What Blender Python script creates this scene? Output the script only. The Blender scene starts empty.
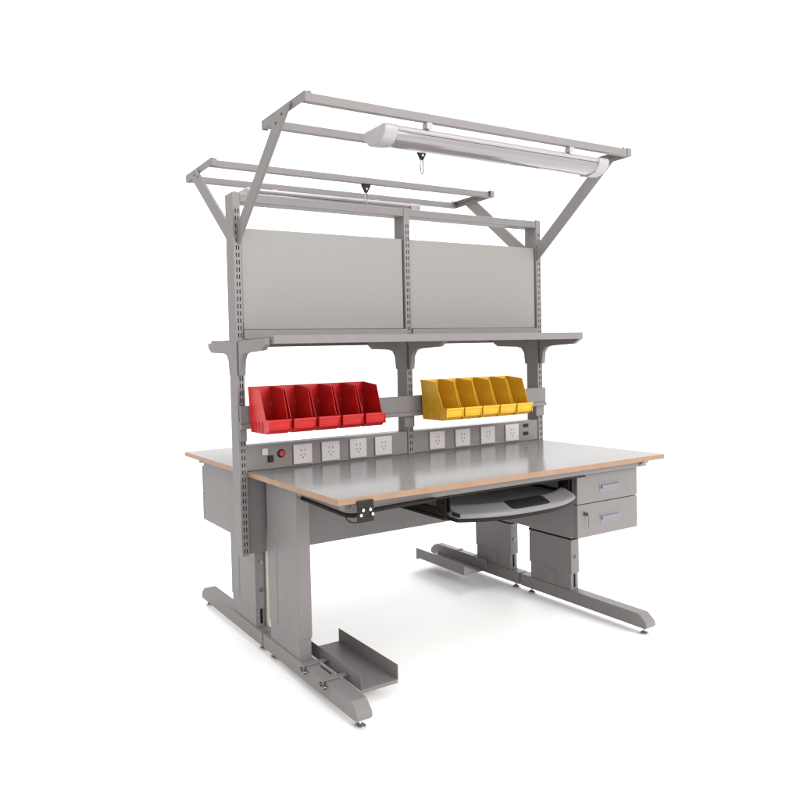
import bpy, bmesh, math, random
from mathutils import Vector, Matrix
R = math.radians
random.seed(4)
S = bpy.context.scene
C = S.collection

# ------------------------------------------------------------ camera
CAM = Vector((-1.2614, -2.6961, 1.3331)); YAW, PIT, ROL = R(-26.8158), R(-1.8275), R(-1.5723)
F, PX, PY = 676.5537, 262.03, 380.15
fw = Vector((-math.sin(YAW)*math.cos(PIT), math.cos(YAW)*math.cos(PIT), math.sin(PIT)))
rt = Vector((math.cos(YAW), math.sin(YAW), 0)); up = rt.cross(fw)
rt2 = rt*math.cos(ROL)+up*math.sin(ROL); up2 = -rt*math.sin(ROL)+up*math.cos(ROL)
cd = bpy.data.cameras.new('camera'); cam = bpy.data.objects.new('camera', cd); C.objects.link(cam)
cd.sensor_width = 36; cd.lens = F/800*36; cd.clip_end = 200; cd.clip_start = .05
cd.shift_x = (400-PX)/800; cd.shift_y = (PY-400)/800
M = Matrix((rt2, up2, -fw)).transposed().to_4x4(); M.translation = CAM
cam.matrix_world = M
S.camera = cam

# ------------------------------------------------------------ world (white photo studio) and lamps
w = bpy.data.worlds.new('World'); S.world = w; w.use_nodes = True
bg = w.node_tree.nodes['Background']; bg.inputs[0].default_value = (1, .995, .985, 1); bg.inputs[1].default_value = 1.72
def area_lamp(name, loc, target, size, power, col=(1, 1, 1)):
    l = bpy.data.lights.new(name, 'AREA'); l.energy = power; l.size = size; l.color = col
    o = bpy.data.objects.new(name, l); C.objects.link(o); o.location = loc
    o.rotation_euler = (Vector(target)-Vector(loc)).to_track_quat('-Z', 'Y').to_euler()
    return o
area_lamp('area_lamp', (2.4, -5.2, 2.9), (.9, 0, 1.1), 2.6, 270, (1, .985, .965))      # key, in front and to the right
area_lamp('area_lamp', (.6, -.4, 4.3), (.9, 0, 1.0), 2.2, 120)                            # overhead
area_lamp('area_lamp', (4.8, 3.4, 3.6), (1.2, .2, .2), 2.2, 130)                         # unseen lamp added at the rear right to wash the floor white
S.view_settings.view_transform = 'Standard'; S.view_settings.look = 'None'
S.view_settings.exposure = 0; S.view_settings.gamma = 1

# ------------------------------------------------------------ materials
def mat(name, col, rough=.5, metal=0, noise=.04, nscale=60, bump=.0, bscale=900, spec=.5, coat=0, alpha=None, trans=0):
    m = bpy.data.materials.new(name); m.use_nodes = True
    nt = m.node_tree; b = nt.nodes['Principled BSDF']; L = nt.links
    b.inputs['Roughness'].default_value = rough; b.inputs['Metallic'].default_value = metal
    b.inputs['Specular IOR Level'].default_value = spec; b.inputs['Coat Weight'].default_value = coat
    b.inputs['Transmission Weight'].default_value = trans
    tc = nt.nodes.new('ShaderNodeTexCoord')
    n = nt.nodes.new('ShaderNodeTexNoise'); n.inputs['Scale'].default_value = nscale; n.inputs['Detail'].default_value = 6
    L.new(tc.outputs['Object'], n.inputs['Vector'])
    r = nt.nodes.new('ShaderNodeValToRGB')
    r.color_ramp.elements[0].position = .3; r.color_ramp.elements[1].position = .7
    r.color_ramp.elements[0].color = tuple(c*(1-noise) for c in col)+(1,)
    r.color_ramp.elements[1].color = tuple(min(1, c*(1+noise)) for c in col)+(1,)
    L.new(n.outputs['Fac'], r.inputs['Fac']); L.new(r.outputs['Color'], b.inputs['Base Color'])
    if bump:
        n2 = nt.nodes.new('ShaderNodeTexNoise'); n2.inputs['Scale'].default_value = bscale; n2.inputs['Detail'].default_value = 2
        L.new(tc.outputs['Object'], n2.inputs['Vector'])
        bp = nt.nodes.new('ShaderNodeBump'); bp.inputs['Strength'].default_value = bump; bp.inputs['Distance'].default_value = .001
        L.new(n2.outputs['Fac'], bp.inputs['Height']); L.new(bp.outputs['Normal'], b.inputs['Normal'])
    return m
PAINT = mat('grey_powder_coat', (.148, .138, .137), .45, noise=.03, nscale=9, bump=.25, spec=.2)
PANEL = mat('grey_panel', (.156, .150, .144), .55, noise=.07, nscale=170, bump=.3, bscale=500)
LAMIN = mat('grey_laminate', (.155, .151, .150), .14, noise=.03, nscale=5, spec=.045, bump=.06, bscale=300)
DRAWM = mat('shaded_grey_coat', (.112, .103, .100), .42, noise=.03, nscale=9, bump=.25)  # same coat as the frame, darkened to carry the shade on the drawer fronts
EDGE = mat('beech_edge_band', (.205, .112, .062), .4, noise=.10, nscale=14)
BLACK = mat('black_plastic', (.012, .011, .010), .45, noise=.2, spec=.15)
RUBBER = mat('black_rubber', (.009, .008, .008), .5, noise=.2, spec=.1)
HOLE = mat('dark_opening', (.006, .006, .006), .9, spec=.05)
BLKST = mat('black_steel', (.013, .010, .008), .5, noise=.2, nscale=30, spec=.08)
CHROME = mat('zinc_steel', (.55, .54, .52), .25, 1, noise=.06)
STEEL = mat('dark_zinc', (.16, .155, .15), .3, 1, noise=.08)
WHITEP = mat('white_plastic', (.37, .345, .35), .3, noise=.01)
IVORY = mat('ivory_strip', (.36, .34, .26), .5, noise=.06, nscale=40)
LAMPW = mat('lamp_white_enamel', (.26, .24, .26), .35, noise=.015)
DIFF = mat('lamp_diffuser', (.150, .134, .145), .14, noise=.03, nscale=8, spec=.8, coat=.4)
REDP = mat('red_plastic', (.36, .008, .008), .3, noise=.12, nscale=25, spec=.3)
YELP = mat('yellow_plastic', (.56, .31, .018), .35, noise=.08, nscale=25, spec=.3)
TRAYG = mat('grey_moulded_plastic', (.125, .122, .128), .4, spec=.3, noise=.03, nscale=12)
FLOORM = mat('white_studio_floor', (.92, .92, .915), .9, noise=.004, nscale=3, spec=.1)
SILV = mat('silver_plastic', (.125, .122, .142), .4, .1, noise=.05)

# ------------------------------------------------------------ helpers
def box(bm, x0, x1, y0, y1, z0, z1):
    x0, x1 = sorted((x0, x1)); y0, y1 = sorted((y0, y1)); z0, z1 = sorted((z0, z1))
    v = [bm.verts.new(p) for p in ((x0, y0, z0), (x1, y0, z0), (x1, y1, z0), (x0, y1, z0), (x0, y0, z1), (x1, y0, z1), (x1, y1, z1), (x0, y1, z1))]
    for f in ((0, 3, 2, 1), (4, 5, 6, 7), (0, 1, 5, 4), (1, 2, 6, 5), (2, 3, 7, 6), (3, 0, 4, 7)):
        bm.faces.new([v[i] for i in f])
def prism(bm, pts, axis, a, b):
    """extrude a closed 2D outline along axis from a to b; pts are the other two coords in xyz order"""
    def P(p, t):
        return {'x': (t, p[0], p[1]), 'y': (p[0], t, p[1]), 'z': (p[0], p[1], t)}[axis]
    A = [bm.verts.new(P(p, a)) for p in pts]; B = [bm.verts.new(P(p, b)) for p in pts]
    n = len(pts); bm.faces.new(A); bm.faces.new(B[::-1])
    for i in range(n): bm.faces.new((A[i], B[i], B[(i+1) % n], A[(i+1) % n]))
    bmesh.ops.recalc_face_normals(bm, faces=bm.faces)
def cyl(bm, c, axis, r, h, seg=20, r2=None):
    """centred at c, along axis"""
    r2 = r if r2 is None else r2
    u = {'x': Vector((1, 0, 0)), 'y': Vector((0, 1, 0)), 'z': Vector((0, 0, 1))}.get(axis, axis if isinstance(axis, Vector) else None).normalized()
    q = Vector((0, 0, 1)).rotation_difference(u).to_matrix().to_4x4(); q.translation = Vector(c)
    bmesh.ops.create_cone(bm, cap_ends=True, segments=seg, radius1=r, radius2=r2, depth=h, matrix=q)
def tube(bm, pts, r, seg=10, closed=False):
    pts = [Vector(p) for p in pts]; n = len(pts); rings = []
    prev = None
    for i, p in enumerate(pts):
        a = pts[i-1] if (i > 0 or closed) else p; b = pts[(i+1) % n] if (i < n-1 or closed) else p
        t = (b-a).normalized()
        ref = prev if prev else (Vector((0, 0, 1)) if abs(t.z) < .9 else Vector((1, 0, 0)))
        s = t.cross(ref).normalized() if not prev else (prev - t*prev.dot(t)).normalized()
        prev = s; o = t.cross(s)
        rings.append([bm.verts.new(p+(s*math.cos(k*2*math.pi/seg)+o*math.sin(k*2*math.pi/seg))*r) for k in range(seg)])
    for i in range(n if closed else n-1):
        A, B = rings[i], rings[(i+1) % n]
        for k in range(seg): bm.faces.new((A[k], A[(k+1) % seg], B[(k+1) % seg], B[k]))
    if not closed: bm.faces.new(rings[0][::-1]); bm.faces.new(rings[-1])
    bmesh.ops.recalc_face_normals(bm, faces=bm.faces)
def smooth_pts(pts, n=8):
    out = []; P = [Vector(p) for p in pts]; P = [P[0]]+P+[P[-1]]
    for i in range(1, len(P)-2):
        for k in range(n):
            t = k/n; a, b, c, d = P[i-1:i+3]
            out.append(.5*((2*b)+(-a+c)*t+(2*a-5*b+4*c-d)*t*t+(-a+3*b-3*c+d)*t**3))
    out.append(P[-2]); return out
def wpos(o):
    v = Vector((0, 0, 0))
    while o: v = v+Vector(o.location); o = o.parent
    return v
def obj(name, bm, m, parent=None, bevel=.0012, smooth=True, label=None):
    """verts are in world space; origin goes to the bounding box centre"""
    vs = [v.co for v in bm.verts]
    lo = Vector([min(v[i] for v in vs) for i in range(3)]); hi = Vector([max(v[i] for v in vs) for i in range(3)])
    c = (lo+hi)/2
    for v in bm.verts: v.co -= c
    me = bpy.data.meshes.new(name); bm.to_mesh(me); bm.free(); me.materials.append(m)
    if smooth:
        for p in me.polygons: p.use_smooth = True
        me.set_sharp_from_angle(angle=R(32))
    o = bpy.data.objects.new(name, me); C.objects.link(o)
    if parent: o.parent = parent
    o.location = c - (wpos(parent) if parent else Vector((0, 0, 0)))
    if bevel:
        b = o.modifiers.new('bevel', 'BEVEL'); b.width = bevel; b.segments = 2; b.limit_method = 'ANGLE'; b.angle_limit = R(40)
        b.harden_normals = False
    if label: o['label'] = label
    return o
def one(name, shape, m, parent, **k):
    bm = bmesh.new(); shape(bm); return obj(name, bm, m, parent, **k)
def bx(name, dims, m, parent, **k):
    return one(name, lambda b: box(b, *dims), m, parent, **k)
def tag(o, label, cat, group=None):
    o['label'] = label; o['category'] = cat
    if group: o['group'] = group
def thing(name, loc, label, cat, group=None):
    o = bpy.data.objects.new(name, None); C.objects.link(o); o.location = loc; o.empty_display_size = .1
    tag(o, label, cat, group); return o

# ------------------------------------------------------------ setting: the white studio floor
bm = bmesh.new(); bmesh.ops.create_circle(bm, cap_ends=True, segments=96, radius=70)
fl = obj('floor', bm, FLOORM, None, bevel=0); fl['kind'] = 'structure'

# ------------------------------------------------------------ the workbench
L, D, H, T = 1.80, .748, .840, .021
W = thing('workbench', (L/2, 0, 0), 'grey steel double-sided workbench with beech-edged tops, slotted uprights and two overhead light frames', 'workbench')

# tabletops, each with its edge band as a sub-part
for s in (-1, 1):
    t = .004
    ya, yb = (-D+t, -.001) if s < 0 else (.001, D-t)
    top = bx('tabletop', (t, L-t, ya, yb, H-T, H), LAMIN, W, bevel=0)
    bm = bmesh.new()
    yo = s*D; yi = s*(D-t)
    box(bm, 0, L, yo, yi, H-T-.0005, H+.0004)
    box(bm, 0, t, yi, s*.001, H-T-.0005, H+.0004)
    box(bm, L-t, L, yi, s*.001, H-T-.0005, H+.0004)
    obj('edge_band', bm, EDGE, top, bevel=.001)

# front apron beams under the tops
for s in (-1, 1):
    bx('support_beam', (.06, L-.06, s*.665, s*.70, H-T-.034, H-T-.001), PAINT, W)
    bx('support_beam', (.06, L-.06, s*.36, s*.39, H-T-.034, H-T-.001), PAINT, W)

def bolt(bm, c, axis, r=.006, h=.005):
    cyl(bm, c, axis, r, h, 12)
    cyl(bm, c, axis, r*1.6, h*.35, 14)

def screw(parent, *a):
    b = bmesh.new(); bolt(b, *a); return obj('screw', b, STEEL, parent, bevel=0)

def leg(cx, s, o):
    """cx centre, s -1 front bench / +1 rear bench, o -1 left end / +1 right end"""
    hw = .030
    Y = lambda y: s*y
    bm = bmesh.new(); box(bm, cx-hw+.0025, cx+hw-.0025, Y(.073), Y(.328), .098, .79)
    lg = obj('leg', bm, PAINT, W)
    # telescopic sleeve with a deep groove in its outer face
    bm = bmesh.new()
    xo, xi = cx+o*hw, cx-o*hw
    g = cx+o*(hw-.024)
    outl = [(xi, .066), (xo, .066), (xo, .145), (g, .150), (g, .225), (xo, .245), (xo, .334), (xi, .334)]
    prism(bm, [(x, Y(y)) for x, y in outl], 'z', .185, H-T-.001)
    obj('sleeve', bm, PAINT, lg, bevel=.0025)
    # a thin cover plate low on the inner face
    bx('cover_plate', (cx-o*(hw-.0025), cx-o*(hw-.0002), Y(.165), Y(.235), .103, .178), PAINT, lg, bevel=.0008)
    if o > 0: bx('shadow_gap', (cx-hw-.0015, cx+hw+.0015, Y(.0645), Y(.3355), .360, .368), HOLE, lg, bevel=0)  # near-black strip standing in for the shadow gap seen below the drawer box
    # foot
    bm = bmesh.new()
    prof = [(.004, .035), (.728, .035), (.738, .045), (.736, .066), (.700, .100), (.004, .100)]
    prism(bm, [(Y(y), z) for y, z in prof], 'x', cx-.034, cx+.034)
    obj('foot', bm, PAINT, lg, bevel=.004)
    for y in (.055, .705):
        bm = bmesh.new()
        cyl(bm, (cx, Y(y), .004), 'z', .021, .008, 24, .021); cyl(bm, (cx, Y(y), .012), 'z', .021, .009, 24, .008)
        cyl(bm, (cx, Y(y), .026), 'z', .006, .03, 12); cyl(bm, (cx, Y(y), .028), 'z', .010, .006, 6)
        obj('levelling_foot', bm, CHROME, lg, bevel=.0006)
    # top support arm under the tabletop
    bm = bmesh.new()
    prism(bm, [(Y(.334), H-T-.036), (Y(.69), H-T-.036), (Y(.72), H-T-.012), (Y(.72), H-T-.002), (Y(.334), H-T-.002)], 'x', cx-.018, cx+.018)
    obj('support_arm', bm, PAINT, lg)
    # end faces with screws and the height slot
    for yy, ins in ((.328, 0), (.073, 1)):
        f = yy+(.006 if not ins else -.007)      # sleeve face
        if ins or o > 0:
            for z in (.27, .40): screw(lg, (cx, Y(f+(.003 if not ins else -.003)), z), 'y')
        if ins or o > 0: bx('height_slot', (cx-.006, cx+.006, Y(yy), Y(yy+(.0012 if not ins else -.0012)), .112, .180), HOLE, lg, bevel=0)
    return lg
XL, XR = .102, 1.709
legs = {}
for cx, o in ((XL, -1), (XR, 1)):
    for s in (-1, 1): legs[(o, s)] = leg(cx, s, o)
# ivory strip up the rear-left leg
bx('cable_strip', (XL+.020, XL+.034, .048, .060, .105, .56), IVORY, legs[(-1, 1)])

# slotted uprights: real punched slots
def upright(x0, x1, z0, z1, bracket=None):
    y0, y1 = -.035, .041
    bm = bmesh.new()
    wd = x1-x0
    xs = [x0, x0+wd*.30, x0+wd*.44, x0+wd*.64, x0+wd*.78, x1]
    pitch, sh = .0315, .019
    zs = [z0]; z = z0+.012
    while z+sh < z1-.06: zs += [z, z+sh]; z += pitch
    zs.append(z1)
    for yy, flip in ((y0, False), (y1, True)):
        grid = [[bm.verts.new((x, yy, z)) for x in xs] for z in zs]
        for j in range(len(zs)-1):
            for i in range(5):
                if j % 2 == 1 and i in (1, 3): continue
                q = (grid[j][i], grid[j][i+1], grid[j+1][i+1], grid[j+1][i])
                bm.faces.new(q[::-1] if flip else q)
        # lips going in
        for j in range(1, len(zs)-1, 2):
            for i in (1, 3):
                d = .002 if not flip else -.002
                c = [grid[j][i].co, grid[j][i+1].co, grid[j+1][i+1].co, grid[j+1][i].co]
                A = [bm.verts.new(p) for p in c]; B = [bm.verts.new(p+Vector((0, d, 0))) for p in c]
                for k in range(4): bm.faces.new((A[k], B[k], B[(k+1) % 4], A[(k+1) % 4]))
    for q in (((x0, y0, z0), (x0, y1, z0), (x0, y1, z1), (x0, y0, z1)), ((x1, y0, z0), (x1, y0, z1), (x1, y1, z1), (x1, y1, z0)),
              ((x0, y0, z0), (x1, y0, z0), (x1, y1, z0), (x0, y1, z0)), ((x0, y0, z1), (x0, y1, z1), (x1, y1, z1), (x1, y0, z1))):
        bm.faces.new([bm.verts.new(p) for p in q])
    bmesh.ops.remove_doubles(bm, verts=bm.verts, dist=1e-5)
    up_ = obj('upright', bm, PAINT, W, bevel=0)
    bx('core', (x0+.003, x1-.003, y0+.006, y1-.006, z0+.004, z1-.006), HOLE, up_, bevel=0)
    screw(up_, ((x0+x1)/2, y0+.012, z1+.003), 'z', .004, .008)
    return up_
ZP = 2.052
posts = [(-.036, -.001), (.887, .922), (1.801, 1.836)]
ups = []
for i, (a, b) in enumerate(posts):
    ups.append(upright(a, b, .47 if i != 1 else H+.001, ZP))
# brackets tying the outer uprights to the legs, below the tops
for x0, x1, u in ((.0005, XL-.004, ups[0]), (XR+.004, 1.7995, ups[2])):
    bx('post_bracket', (x0, x1, -.012, .044, .47, H-T-.002), PAINT, u)

# top rail between the uprights
for a, b in ((-.0005, .8865), (.9225, 1.8005)):
    r_ = bx('top_rail', (a, b, -.034, .030, 2.012, 2.049), PAINT, W, bevel=.003)

# back panels
for a, b in ((.006, .880), (.929, 1.794)):
    p = bx('back_panel', (a, b, -.026, .032, 1.462, 1.902), PANEL, W, bevel=.002)
    bx('panel_edge', (a-.0055, a-.0005, -.029, -.020, 1.49, 1.85), PAINT, p)

# shelves, both sides
for s in (-1, 1):
    bm = bmesh.new()
    ya, yb = s*.046, s*.322
    box(bm, -.0015, L+.0015, ya, yb-s*.0025, 1.413, 1.420)           # deck
    box(bm, -.004, L+.004, yb, yb-s*.002, 1.390, 1.4240)     # front lip
    box(bm, -.004, -.002, ya, yb-s*.0022, 1.390, 1.4128)
    box(bm, L+.002, L+.004, ya, yb-s*.0022, 1.390, 1.4128)
    for a, b in ((.000, .886), (.923, 1.800)):
        box(bm, a, b, s*.030 if s < 0 else .0301, ya, 1.4205, 1.460)
    sh = obj('shelf', bm, PAINT, W, bevel=.001)
    for k, (a, b) in enumerate(posts):
        xc = (a+b)/2
        bm = bmesh.new()
        pr = [(.043, 1.4125), (.298, 1.4125), (.298, 1.390), (.262, 1.366), (.12, 1.360), (.085, 1.352), (.066, 1.325), (.058, 1.262), (.043, 1.262)]
        prism(bm, [(s*y, z) for y, z in pr], 'x', xc-.0135, xc+.0135)
        obj('shelf_bracket', bm, PAINT, sh, bevel=.003)

# bin rail with small hangers
br = one('bin_rail', lambda b: (box(b, -.036, 1.836, -.062, -.046, 1.030, 1.050), box(b, -.036, 1.836, -.056, -.046, 1.0505, 1.130)), PAINT, W)
for a, b in posts:
    bx('rail_bracket', (a-.028 if a > 0 else a+.001, b-.001, -.0455, -.0355, .975, 1.062), PAINT, br)

# power strip with sockets
def strip(x0, x1, plates):
    st = bx('power_strip', (x0, x1, -.030, .034, H+.001, .952), PAINT, W, bevel=.002)
    for (a, b) in plates:
        c = (a+b)/2
        pl = bx('socket', (a, b, -.0385, -.0302, .850, .940), WHITEP, st, bevel=.002)
    # pin openings: one mesh per socket, still a sub-part of the strip
    for (a, b) in plates:
        c = (a+b)/2; bm = bmesh.new(); zc = .902
        for dx in (-.010, .010): box(bm, c+dx-.0016, c+dx+.0016, -.0391, -.0386, zc+.006, zc+.014)
        for dx, sg in ((-.012, 1), (.012, -1)):
            v = [(c+dx-.0015+sg*.004, zc-.006), (c+dx+.0015+sg*.004, zc-.006), (c+dx+.0015-sg*.002, zc-.015), (c+dx-.0015-sg*.002, zc-.015)]
            prism(bm, v, 'y', -.0391, -.0386)
        box(bm, c-.0016, c+.0016, -.0391, -.0386, zc-.028, zc-.019)
        obj('socket_pins', bm, HOLE, st, bevel=0)
    return st
s1 = strip(-.0005, .8865, [(.232, .330), (.382, .480), (.538, .634), (.684, .784)])
s2 = strip(.9225, 1.8005, [(1.022, 1.120), (1.192, 1.292), (1.368, 1.468), (1.546, 1.644)])
bx('switch', (.075, .103, -.036, -.0302, .905, .935), WHITEP, s1, bevel=.001)
bx('fuse_holder', (.104, .130, -.038, -.0302, .872, .902), BLACK, s1, bevel=.002)
rb = one('indicator_ring', lambda b: cyl(b, (.172, -.033, .906), 'y', .019, .0055, 28), BLACK, s1)
one('indicator_lamp', lambda b: cyl(b, (.172, -.038, .906), 'y', .013, .0042, 28), REDP, s1)
for z in (.925, .882):
    bx('ground_jack', (1.688, 1.722, -.036, -.0302, z-.009, z+.009), BLACK, s2, bevel=.002)

# modesty panels
for s in (-1, 1):
    bx('modesty_panel', (XL+.036, XR-.036, s*.10, s*.112, .495, H-T-.036), PAINT, W)

# drawer units (the rear bench carries the same unit turned half way round)
def drawer_unit(flip):
    def q(x, y): return (L-x, -y) if flip else (x, y)
    def B(x0, x1, y0, y1, z0, z1):
        a, b = q(x0, y0), q(x1, y1); return (a[0], b[0], a[1], b[1], z0, z1)
    z0, z1 = .488, H-T-.002
    du = bx('drawer_unit', B(1.328, 1.742, -.630, -.195, z0, z1), PAINT, W, bevel=.002)
    fr = [(z0+.002, .6395), (.6425, .772)]
    for a, b in fr:
        dr = bx('drawer', B(1.328, 1.742, -.652, -.6305, a, b), DRAWM, du, bevel=.002)
    for k, zc in enumerate((.562, .703)):
        bm = bmesh.new(); box(bm, *B(1.478, 1.615, -.6535, -.6521, zc-.021, zc+.021))
        obj('handle_recess', bm, SILV, du, bevel=.001)
        bm = bmesh.new()
        prism(bm, [q(0, y)[1:]+(z,) for y, z in ((-.6536, zc+.014), (-.659, zc+.012), (-.661, zc+.002), (-.659, zc-.004), (-.6536, zc-.004))], 'x', q(1.486, 0)[0], q(1.607, 0)[0])
        obj('handle', bm, SILV, du, bevel=.001)
    bm = bmesh.new(); c = q(1.376, -.656); cyl(bm, (c[0], c[1], .597), 'y', .0095, .008, 20)
    lk = obj('lock', bm, STEEL, du, bevel=.0008)
    bm = bmesh.new()
    k0 = q(1.376, -.664); box(bm, k0[0]-.001, k0[0]+.001, k0[1]-.006, k0[1]+.004, .590, .604)
    box(bm, k0[0]+.006, k0[0]+.009, k0[1]-.004, k0[1]-.002, .535, .585)
    tube(bm, [(k0[0]+.0065+.006*math.cos(t*math.pi/6), k0[1]-.003, .588+.006*math.sin(t*math.pi/6)) for t in range(12)], .0009, 6, True)
    obj('key', bm, STEEL, du, bevel=0)
drawer_unit(False); drawer_unit(True)

# computer holders on two of the feet
def cpu(flip):
    def q(x, y): return (L-x+.0, -y) if flip else (x, y)
    def B(x0, x1, y0, y1, z0, z1):
        a, b = q(x0, y0), q(x1, y1); return (a[0], b[0], a[1], b[1], z0, z1)
    bm = bmesh.new()
    box(bm, *B(.175, .350, -.610, -.195, .072, .0745))
    box(bm, *B(.348, .350, -.610, -.195, .0747, .132))
    box(bm, *B(.175, .177, -.610, -.195, .0747, .130))
    box(bm, *B(.175, .3478, -.610, -.608, .060, .0718))
    ch = obj('computer_holder', bm, PAINT, W, bevel=.0008)
    for y in (-.375, -.52):
        bm = bmesh.new()
        box(bm, *B(.060, .1749, y-.012, y+.012, .1012, .1045))
        box(bm, *B(.0570, .0599, y-.012, y+.012, .078, .1045))
        obj('strap', bm, PAINT, ch, bevel=.0008)
        c = q(.0535, y+.006); screw(ch, (c[0], c[1], .086), 'x', .006, .012)
        c = q(.0535, y-.022); screw(ch, (c[0], c[1], .084), 'x', .005, .018)
    bx('adjustment_slot', B(.118, .124, -.49, -.41, .1004, .1009), HOLE, ch, bevel=0)
cpu(False); cpu(True)

# keyboard tray under the front top
bm = bmesh.new()
x0, x1, yb = .598, 1.270, -.38
def arc(x, off=0):
    t = (x-x0)/(x1-x0)*2-1
    return -.762+.075*abs(t)**2.6 - off
N = 28; xs = [x0+(x1-x0)*i/N for i in range(N+1)]
rows = [(0, -.008), (0, .000), (.003, .005), (.012, .0105), (.03, .018), (.048, .0265), (.060, .030), (.072, .0300), (.082, .024), (.095, .012), (.12, .008)]
grid = []
for (d, z) in rows:
    grid.append([bm.verts.new((x, arc(x)+d, .695+z)) for x in xs])
grid.append([bm.verts.new((x, yb, .708)) for x in xs])
grid.append([bm.verts.new((x, yb, .684)) for x in xs])
grid.append([bm.verts.new((x, arc(x)+.002, .684)) for x in xs])
for j in range(len(grid)):
    A, Bq = grid[j], grid[(j+1) % len(grid)]
    for i in range(N): bm.faces.new((A[i], A[i+1], Bq[i+1], Bq[i]))
bm.faces.new([g[0] for g in grid]); bm.faces.new([g[-1] for g in grid][::-1])
bmesh.ops.recalc_face_normals(bm, faces=bm.faces)
kt = obj('keyboard_tray', bm, TRAYG, W, bevel=0)
def ridge(d):
    for (d0, z0), (d1, z1) in zip(rows[1:], rows[2:]):
        if d0 <= d <= d1: return z0+(z1-z0)*(d-d0)/(d1-d0)
    return rows[-1][1]
# black padded wrist rest
bm = bmesh.new(); a, b = .825, 1.055; n = 16
g2 = []
for k in range(9):
    v = k/8; row = []
    for i in range(n+1):
        u = i/n; xx = a+(b-a)*u; e = min(1, 8*min(u, 1-u))**.5*min(1, 5*min(v, 1-v)+.05)**.5
        row.append(bm.verts.new((xx, arc(xx)+.010+.060*v, .695+ridge(.010+.060*v)-.001+.005*e)))
    g2.append(row)
for j in range(8):
    for i in range(n): bm.faces.new((g2[j][i], g2[j][i+1], g2[j+1][i+1], g2[j+1][i]))
obj('wrist_rest', bm, RUBBER, kt, bevel=0)
# dark steel carrier following the curved rim
bm = bmesh.new()
lo = [bm.verts.new((x, arc(x, -.004), .668)) for x in xs]; hi = [bm.verts.new((x, arc(x, -.004), .6835)) for x in xs]
lo2 = [bm.verts.new((x, yb-.02, .668)) for x in xs]; hi2 = [bm.verts.new((x, yb-.02, .6835)) for x in xs]
for i in range(N):
    bm.faces.new((lo[i], lo[i+1], hi[i+1], hi[i])); bm.faces.new((lo2[i], hi2[i], hi2[i+1], lo2[i+1]))
    bm.faces.new((hi[i], hi[i+1], hi2[i+1], hi2[i])); bm.faces.new((lo[i], lo2[i], lo2[i+1], lo[i+1]))
bm.faces.new((lo[0], hi[0], hi2[0], lo2[0])); bm.faces.new((lo[-1], lo2[-1], hi2[-1], hi[-1]))
bmesh.ops.recalc_face_normals(bm, faces=bm.faces)
obj('tray_carrier', bm, BLKST, kt, bevel=0)
for xx in (.582, 1.286):
    bm = bmesh.new()
    box(bm, xx-.013, xx+.013, -.62, -.22, .700, .712); box(bm, xx-.010, xx+.010, -.63, -.22, .686, .6985)
    box(bm, xx-.013, xx+.013, -.64, -.30, .672, .6845)
    obj('slide_rail', bm, BLKST, kt)
    bm = bmesh.new()
    box(bm, xx-.017, xx-.0135, -.655, -.600, .690, .784)
    box(bm, xx+.004, xx+.007, -.655, -.630, .705, .784)
    bolt(bm, (xx-.020, -.64, .735), 'x', .005, .008); bolt(bm, (xx-.020, -.615, .705), 'x', .005, .008)
    obj('hanger_bracket', bm, BLKST, kt, bevel=.0006)
bx('end_plug', (.5955, .5978, -.70, -.655, .690, .706), BLACK, kt, bevel=.001)

# earth bonding box on the front-left edge, with its lead
gb = bx('grounding_box', (.078, .148, -.7555, -.7490, .750, .828), BLACK, W, bevel=.003)
for (dx, dz) in ((.020, .045), (.050, .045), (.011, .028), (.060, .028)):
    bm = bmesh.new(); cyl(bm, (.078+dx, -.759, .750+dz), 'y', .0058, .0065, 18); cyl(bm, (.078+dx, -.7635, .750+dz), 'y', .0035, .003, 14)
    obj('stud', bm, CHROME, gb, bevel=.0006)
bm = bmesh.new()
tube(bm, smooth_pts([(.100, -.337, .763), (.100, -.45, .760), (.100, -.58, .756), (.104, -.64, .754), (.118, -.685, .760), (.15, -.708, .774), (.30, -.714, .781), (.46, -.712, .783)]), .0085, 8)
tube(bm, smooth_pts([(.100, -.640, .754), (.090, -.68, .742), (.085, -.735, .748), (.084, -.752, .765)]), .0022, 6)
obj('cable', bm, BLKST, gb, bevel=0)
bx('under_strip', (.46, 1.315, -.7045, -.7005, H-T-.0405, H-T-.0345), BLKST, W, bevel=0)  # thin near-black strip just below the front beam

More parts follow.
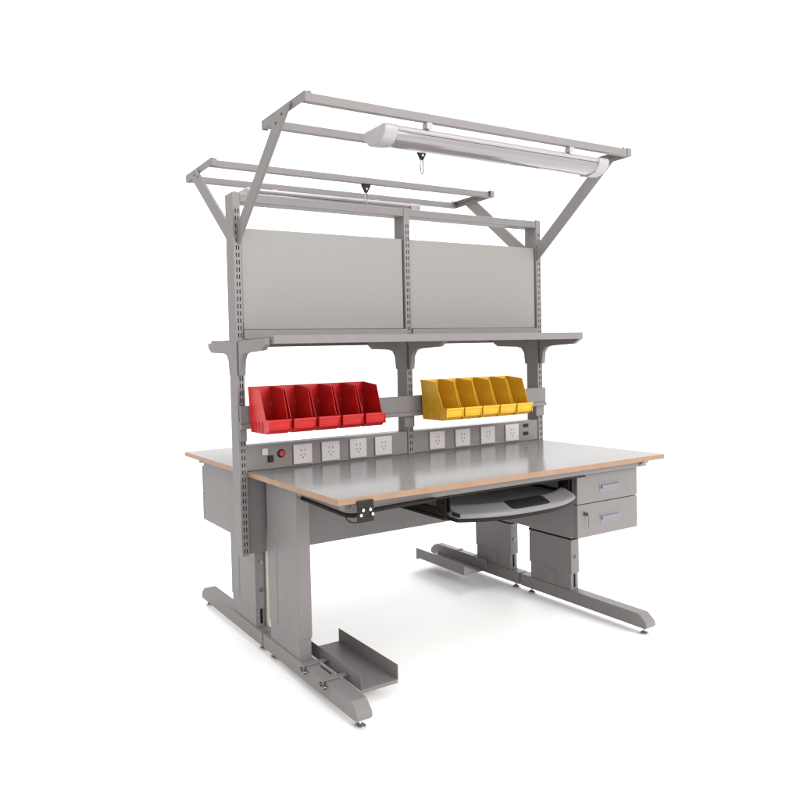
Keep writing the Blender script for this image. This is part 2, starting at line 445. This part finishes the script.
# ------------------------------------------------------------ light frames and arms
ZF = 2.283
def light_frame(flip):
    def q(x, y): return (L-x, -y) if flip else (x, y)
    def B(x0, x1, y0, y1, z0, z1):
        a, b = q(x0, y0), q(x1, y1); return (a[0], b[0], a[1], b[1], z0, z1)
    bm = bmesh.new()
    for y in (-.5855, -.290):
        box(bm, *B(.0005, L-.0005, y-.011, y+.011, ZF-.0355, ZF-.0033))
    for xa, xb in ((-.003, .030), (L-.030, L+.003)):
        # channel-shaped end pieces
        box(bm, *B(xa, xb, -.600, -.262, ZF-.003, ZF))
        o_ = xa if xa < 0 else xb-.003
        box(bm, *B(o_, o_+.003, -.600, -.262, ZF-.036, ZF-.0032))
        box(bm, *B(xa+.0032, xb-.0032, -.600, -.597, ZF-.036, ZF-.0032))
        box(bm, *B(xa+.0032, xb-.0032, -.265, -.262, ZF-.036, ZF-.0032))
    fr = obj('light_frame', bm, PAINT, W, bevel=.0015)
    for xa, xb in ((-.0160, -.0035), (L+.0035, L+.0160)):
        bm = bmesh.new()
        w_ = .032
        P0, P1 = Vector((-.035, 1.872)), Vector((-.462, 2.262))
        d = (P1-P0).normalized(); nrm = Vector((-d.y, d.x))
        if nrm.y < 0: nrm = -nrm
        def at(p, y=None, z=None):
            t = (y-p.x)/d.x if y is not None else (z-p.y)/d.y
            v = p+d*t; return (v.x, v.y)
        A, Bp = P0+nrm*w_, P0-nrm*w_
        pts = [at(A, y=-.0355), at(A, z=ZF-.014), at(Bp, z=ZF-.014), at(Bp, y=-.0355)]
        pts = [(q(0, y)[1] + (.0055 if flip else 0), z) for y, z in pts]
        prism(bm, pts, 'x', xa, xb)
        obj('support_arm', bm, PAINT, fr, bevel=.003)
        for y, zz in ((-.405, 2.228), (-.452, 2.247)):
            screw(fr, (xa-.002 if xa < 0 else xb+.002, q(0, y)[1], zz), 'x', .0035, .004)
    for x in (.030, L-.030): one('stud', lambda b: cyl(b, (x, q(0, -.58)[1], ZF+.005), 'z', .0045, .010, 10), PAINT, fr, bevel=0)
light_frame(False); light_frame(True)

# ------------------------------------------------------------ fluorescent lights hanging under the frames
def lamp(flip, label):
    x0, x1 = (.362, 1.665) if not flip else (L-1.405, L-.27)
    xc0, xc1 = (.575, 1.395) if not flip else (.62, 1.30)
    th = thing('fluorescent_light', ((L-(x0+x1)/2 if flip else (x0+x1)/2), .515 if flip else -.515, 2.15), label, 'light fixture', 'fluorescent lights under the overhead frames')
    def q(x, y): return (L-x, -y) if flip else (x, y)
    zt = 2.226 if not flip else 2.214
    prof = lambda e: [(-.578-e, zt+e), (-.452+e, zt+e), (-.445+e, zt-.010), (-.452+e, zt-.040), (-.475, zt-.062-e), (-.520, zt-.072-e), (-.556, zt-.062-e), (-.580-e, zt-.036), (-.585-e, zt-.010)]
    def pr(name, pts, a, b, m, **k):
        bm = bmesh.new(); prism(bm, [(q(0, y)[1], z) for y, z in pts], 'x', q(a, 0)[0], q(b, 0)[0]); return obj(name, bm, m, th, **k)
    cap = .070
    pr('housing', [(-.575, zt), (-.455, zt), (-.449, zt-.012), (-.455, zt-.022), (-.577, zt-.022), (-.582, zt-.012)], x0+cap, x1-cap, LAMPW, bevel=.003)
    pts = []
    for k in range(15):
        t = math.pi*k/14; pts.append((-.516-.058*math.cos(t), zt-.024-.042*math.sin(t)**.75))
    pr('diffuser', pts, x0+cap, x1-cap, DIFF, bevel=0)
    for a, b in ((x0, x0+cap-.0005), (x1-cap+.0005, x1)):
        pr('end_cap', prof(.001), a, b, LAMPW, bevel=.006)
    for x in (xc0, xc1):
        bm = bmesh.new(); a = q(x-.014, -.590); b = q(x+.014, -.566)
        box(bm, a[0], b[0], a[1], b[1], zt+.001, 2.2485)
        a = q(x-.014, -.594); b = q(x+.014, -.5915); box(bm, a[0], b[0], a[1], b[1], zt-.004, 2.262)
        obj('hanging_clip', bm, LAMPW, th, bevel=.001)
    return th
lamp(False, 'long white tube light fixture under the higher front frame, in full view above the worktop')
lamp(True, 'white tube light fixture partly hidden behind the top rail, under the rear frame')

# ------------------------------------------------------------ tool hooks
def hook(x, y, z, label):
    th = thing('tool_hook', (x, y, z), label, 'hook', 'tool hooks on the overhead frames')
    bm = bmesh.new()
    out = [(-.029, 0), (.029, 0), (.026, -.012), (.006, -.046), (-.006, -.046), (-.026, -.012)]
    prism(bm, [(x+a, z+b) for a, b in out], 'y', y-.006, y+.006)
    box(bm, x-.025, x+.025, y-.016, y+.016, z+.0005, z+.006)
    obj('hanger', bm, BLACK, th, bevel=.002)
    one('eyelet', lambda b: cyl(b, (x, y-.0075, z-.026), 'y', .0055, .003, 16), WHITEP, th, bevel=0)
    bm = bmesh.new(); pts = []
    for k in range(24):
        t = 2*math.pi*k/24; pts.append((x+.011*math.cos(t)*(1 if math.sin(t) > 0 else .85), y+.002*math.cos(t), z-.075+.034*math.sin(t)))
    tube(bm, pts, .0024, 8, True)
    obj('carabiner', bm, STEEL, th, bevel=0)
hook(.785, -.296, 2.2485, 'black triangular hook with steel carabiner, hanging below the front light fixture')
hook(.905, .296, 2.2485, 'black triangular hook with steel carabiner, on the rear frame beside the central upright')

# ------------------------------------------------------------ storage bins on the rail
def bin_proto(m, label, cat, group):
    """bin in its own space: x centred, y from 0 (back) to -.17 (front), z from 0"""
    th = thing('storage_bin', (0, 0, 0), label, cat, group)
    w0, w1 = .051, .0572; t = .0025
    hb, hf = .195, .060
    bm = bmesh.new()
    def loop(ins):
        return None
    prof = [(-.006, 0), (-.150, 0), (-.172, .018), (-.178, hf), (-.150, hf+.002), (-.110, hb-.012), (-.010, hb), (0, hb)]
    for sx in (-1, 1):                       # side walls, flaring upwards
        A = [bm.verts.new((sx*(w0+(w1-w0)*min(1, z/.16)), y, z)) for y, z in prof]
        Bv = [bm.verts.new((sx*(w0+(w1-w0)*min(1, z/.16)-t), y, z)) for y, z in prof]
        n = len(prof); bm.faces.new(A); bm.faces.new(Bv[::-1])
        for i in range(n): bm.faces.new((A[i], Bv[i], Bv[(i+1) % n], A[(i+1) % n]))
    def slab(p0, p1, p2, p3):
        vs = []
        for (y, z) in (p0, p1, p2, p3):
            for sx in (-1, 1): vs.append(bm.verts.new((sx*(w0+(w1-w0)*min(1, z/.16)-t*.9), y, z)))
        q = [(0, 1, 3, 2), (4, 6, 7, 5), (2, 3, 5, 4), (0, 6, 7, 1)]
        for f in q: bm.faces.new([vs[i] for i in f])
        bm.faces.new([vs[i] for i in (0, 2, 4, 6)]); bm.faces.new([vs[i] for i in (1, 7, 5, 3)])
    slab((-.006, .0005), (-.150, .0005), (-.150, .003), (-.006, .003))
    slab((-.150, .0005), (-.1718, .018), (-.169, .019), (-.149, .003))
    slab((-.1718, .018), (-.1778, hf-.001), (-.175, hf-.001), (-.169, .019))
    slab((-.0005, .003), (-.0005, hb-.001), (-.003, hb-.001), (-.003, .003))
    # front rim and label slot ribs
    box(bm, -.054, .054, -.1805, -.176, hf-.008, hf+.001)
    box(bm, -.052, .052, -.1755, -.171, hf*.45, hf*.45+.003)
    for sx in (-1, 1):
        box(bm, sx*.050, sx*.053, -.178, -.170, .012, hf)
        for y in (-.03, -.06, -.09, -.12): box(bm, sx*.0535, sx*.0565, y-.0015, y+.0015, .004, .05)
    # top rim along the sides
    box(bm, -.0570, .0570, .0005, .004, hb-.012, hb)
    bmesh.ops.recalc_face_normals(bm, faces=bm.faces)
    body = obj('tub', bm, m, th, bevel=.0008)
    bm = bmesh.new()
    box(bm, -.040, .040, .0005, .008, hb-.030, hb-.0125)
    obj('rail_lip', bm, m, th, bevel=0)
    return th
def copy_tree(o, parent=None):
    c = o.copy(); C.objects.link(c); c.parent = parent
    for ch in list(o.children): copy_tree(ch, c)
    return c
ordinals = ['leftmost', 'second from the left', 'middle', 'fourth from the left', 'rightmost']
for colr, m, xs_, z0 in (('red', REDP, .056, 1.018), ('yellow', YELP, 1.004, 1.012)):
    p = bin_proto(m, '', 'storage bin', '%s bins on the bin rail' % colr)
    for i in range(5):
        b = p if i == 0 else copy_tree(p)
        near = {('red', 0): ', beside the left upright', ('red', 4): ', nearest the central upright', ('yellow', 0): ', just right of the central upright', ('yellow', 4): ', beside the right upright'}.get((colr, i), '')
        b['label'] = '%s plastic storage bin, %s in the row of five%s' % (colr, ordinals[i], near)
        b.location = (xs_+i*(.1215 if colr == 'red' else .1160), -.0655, z0)
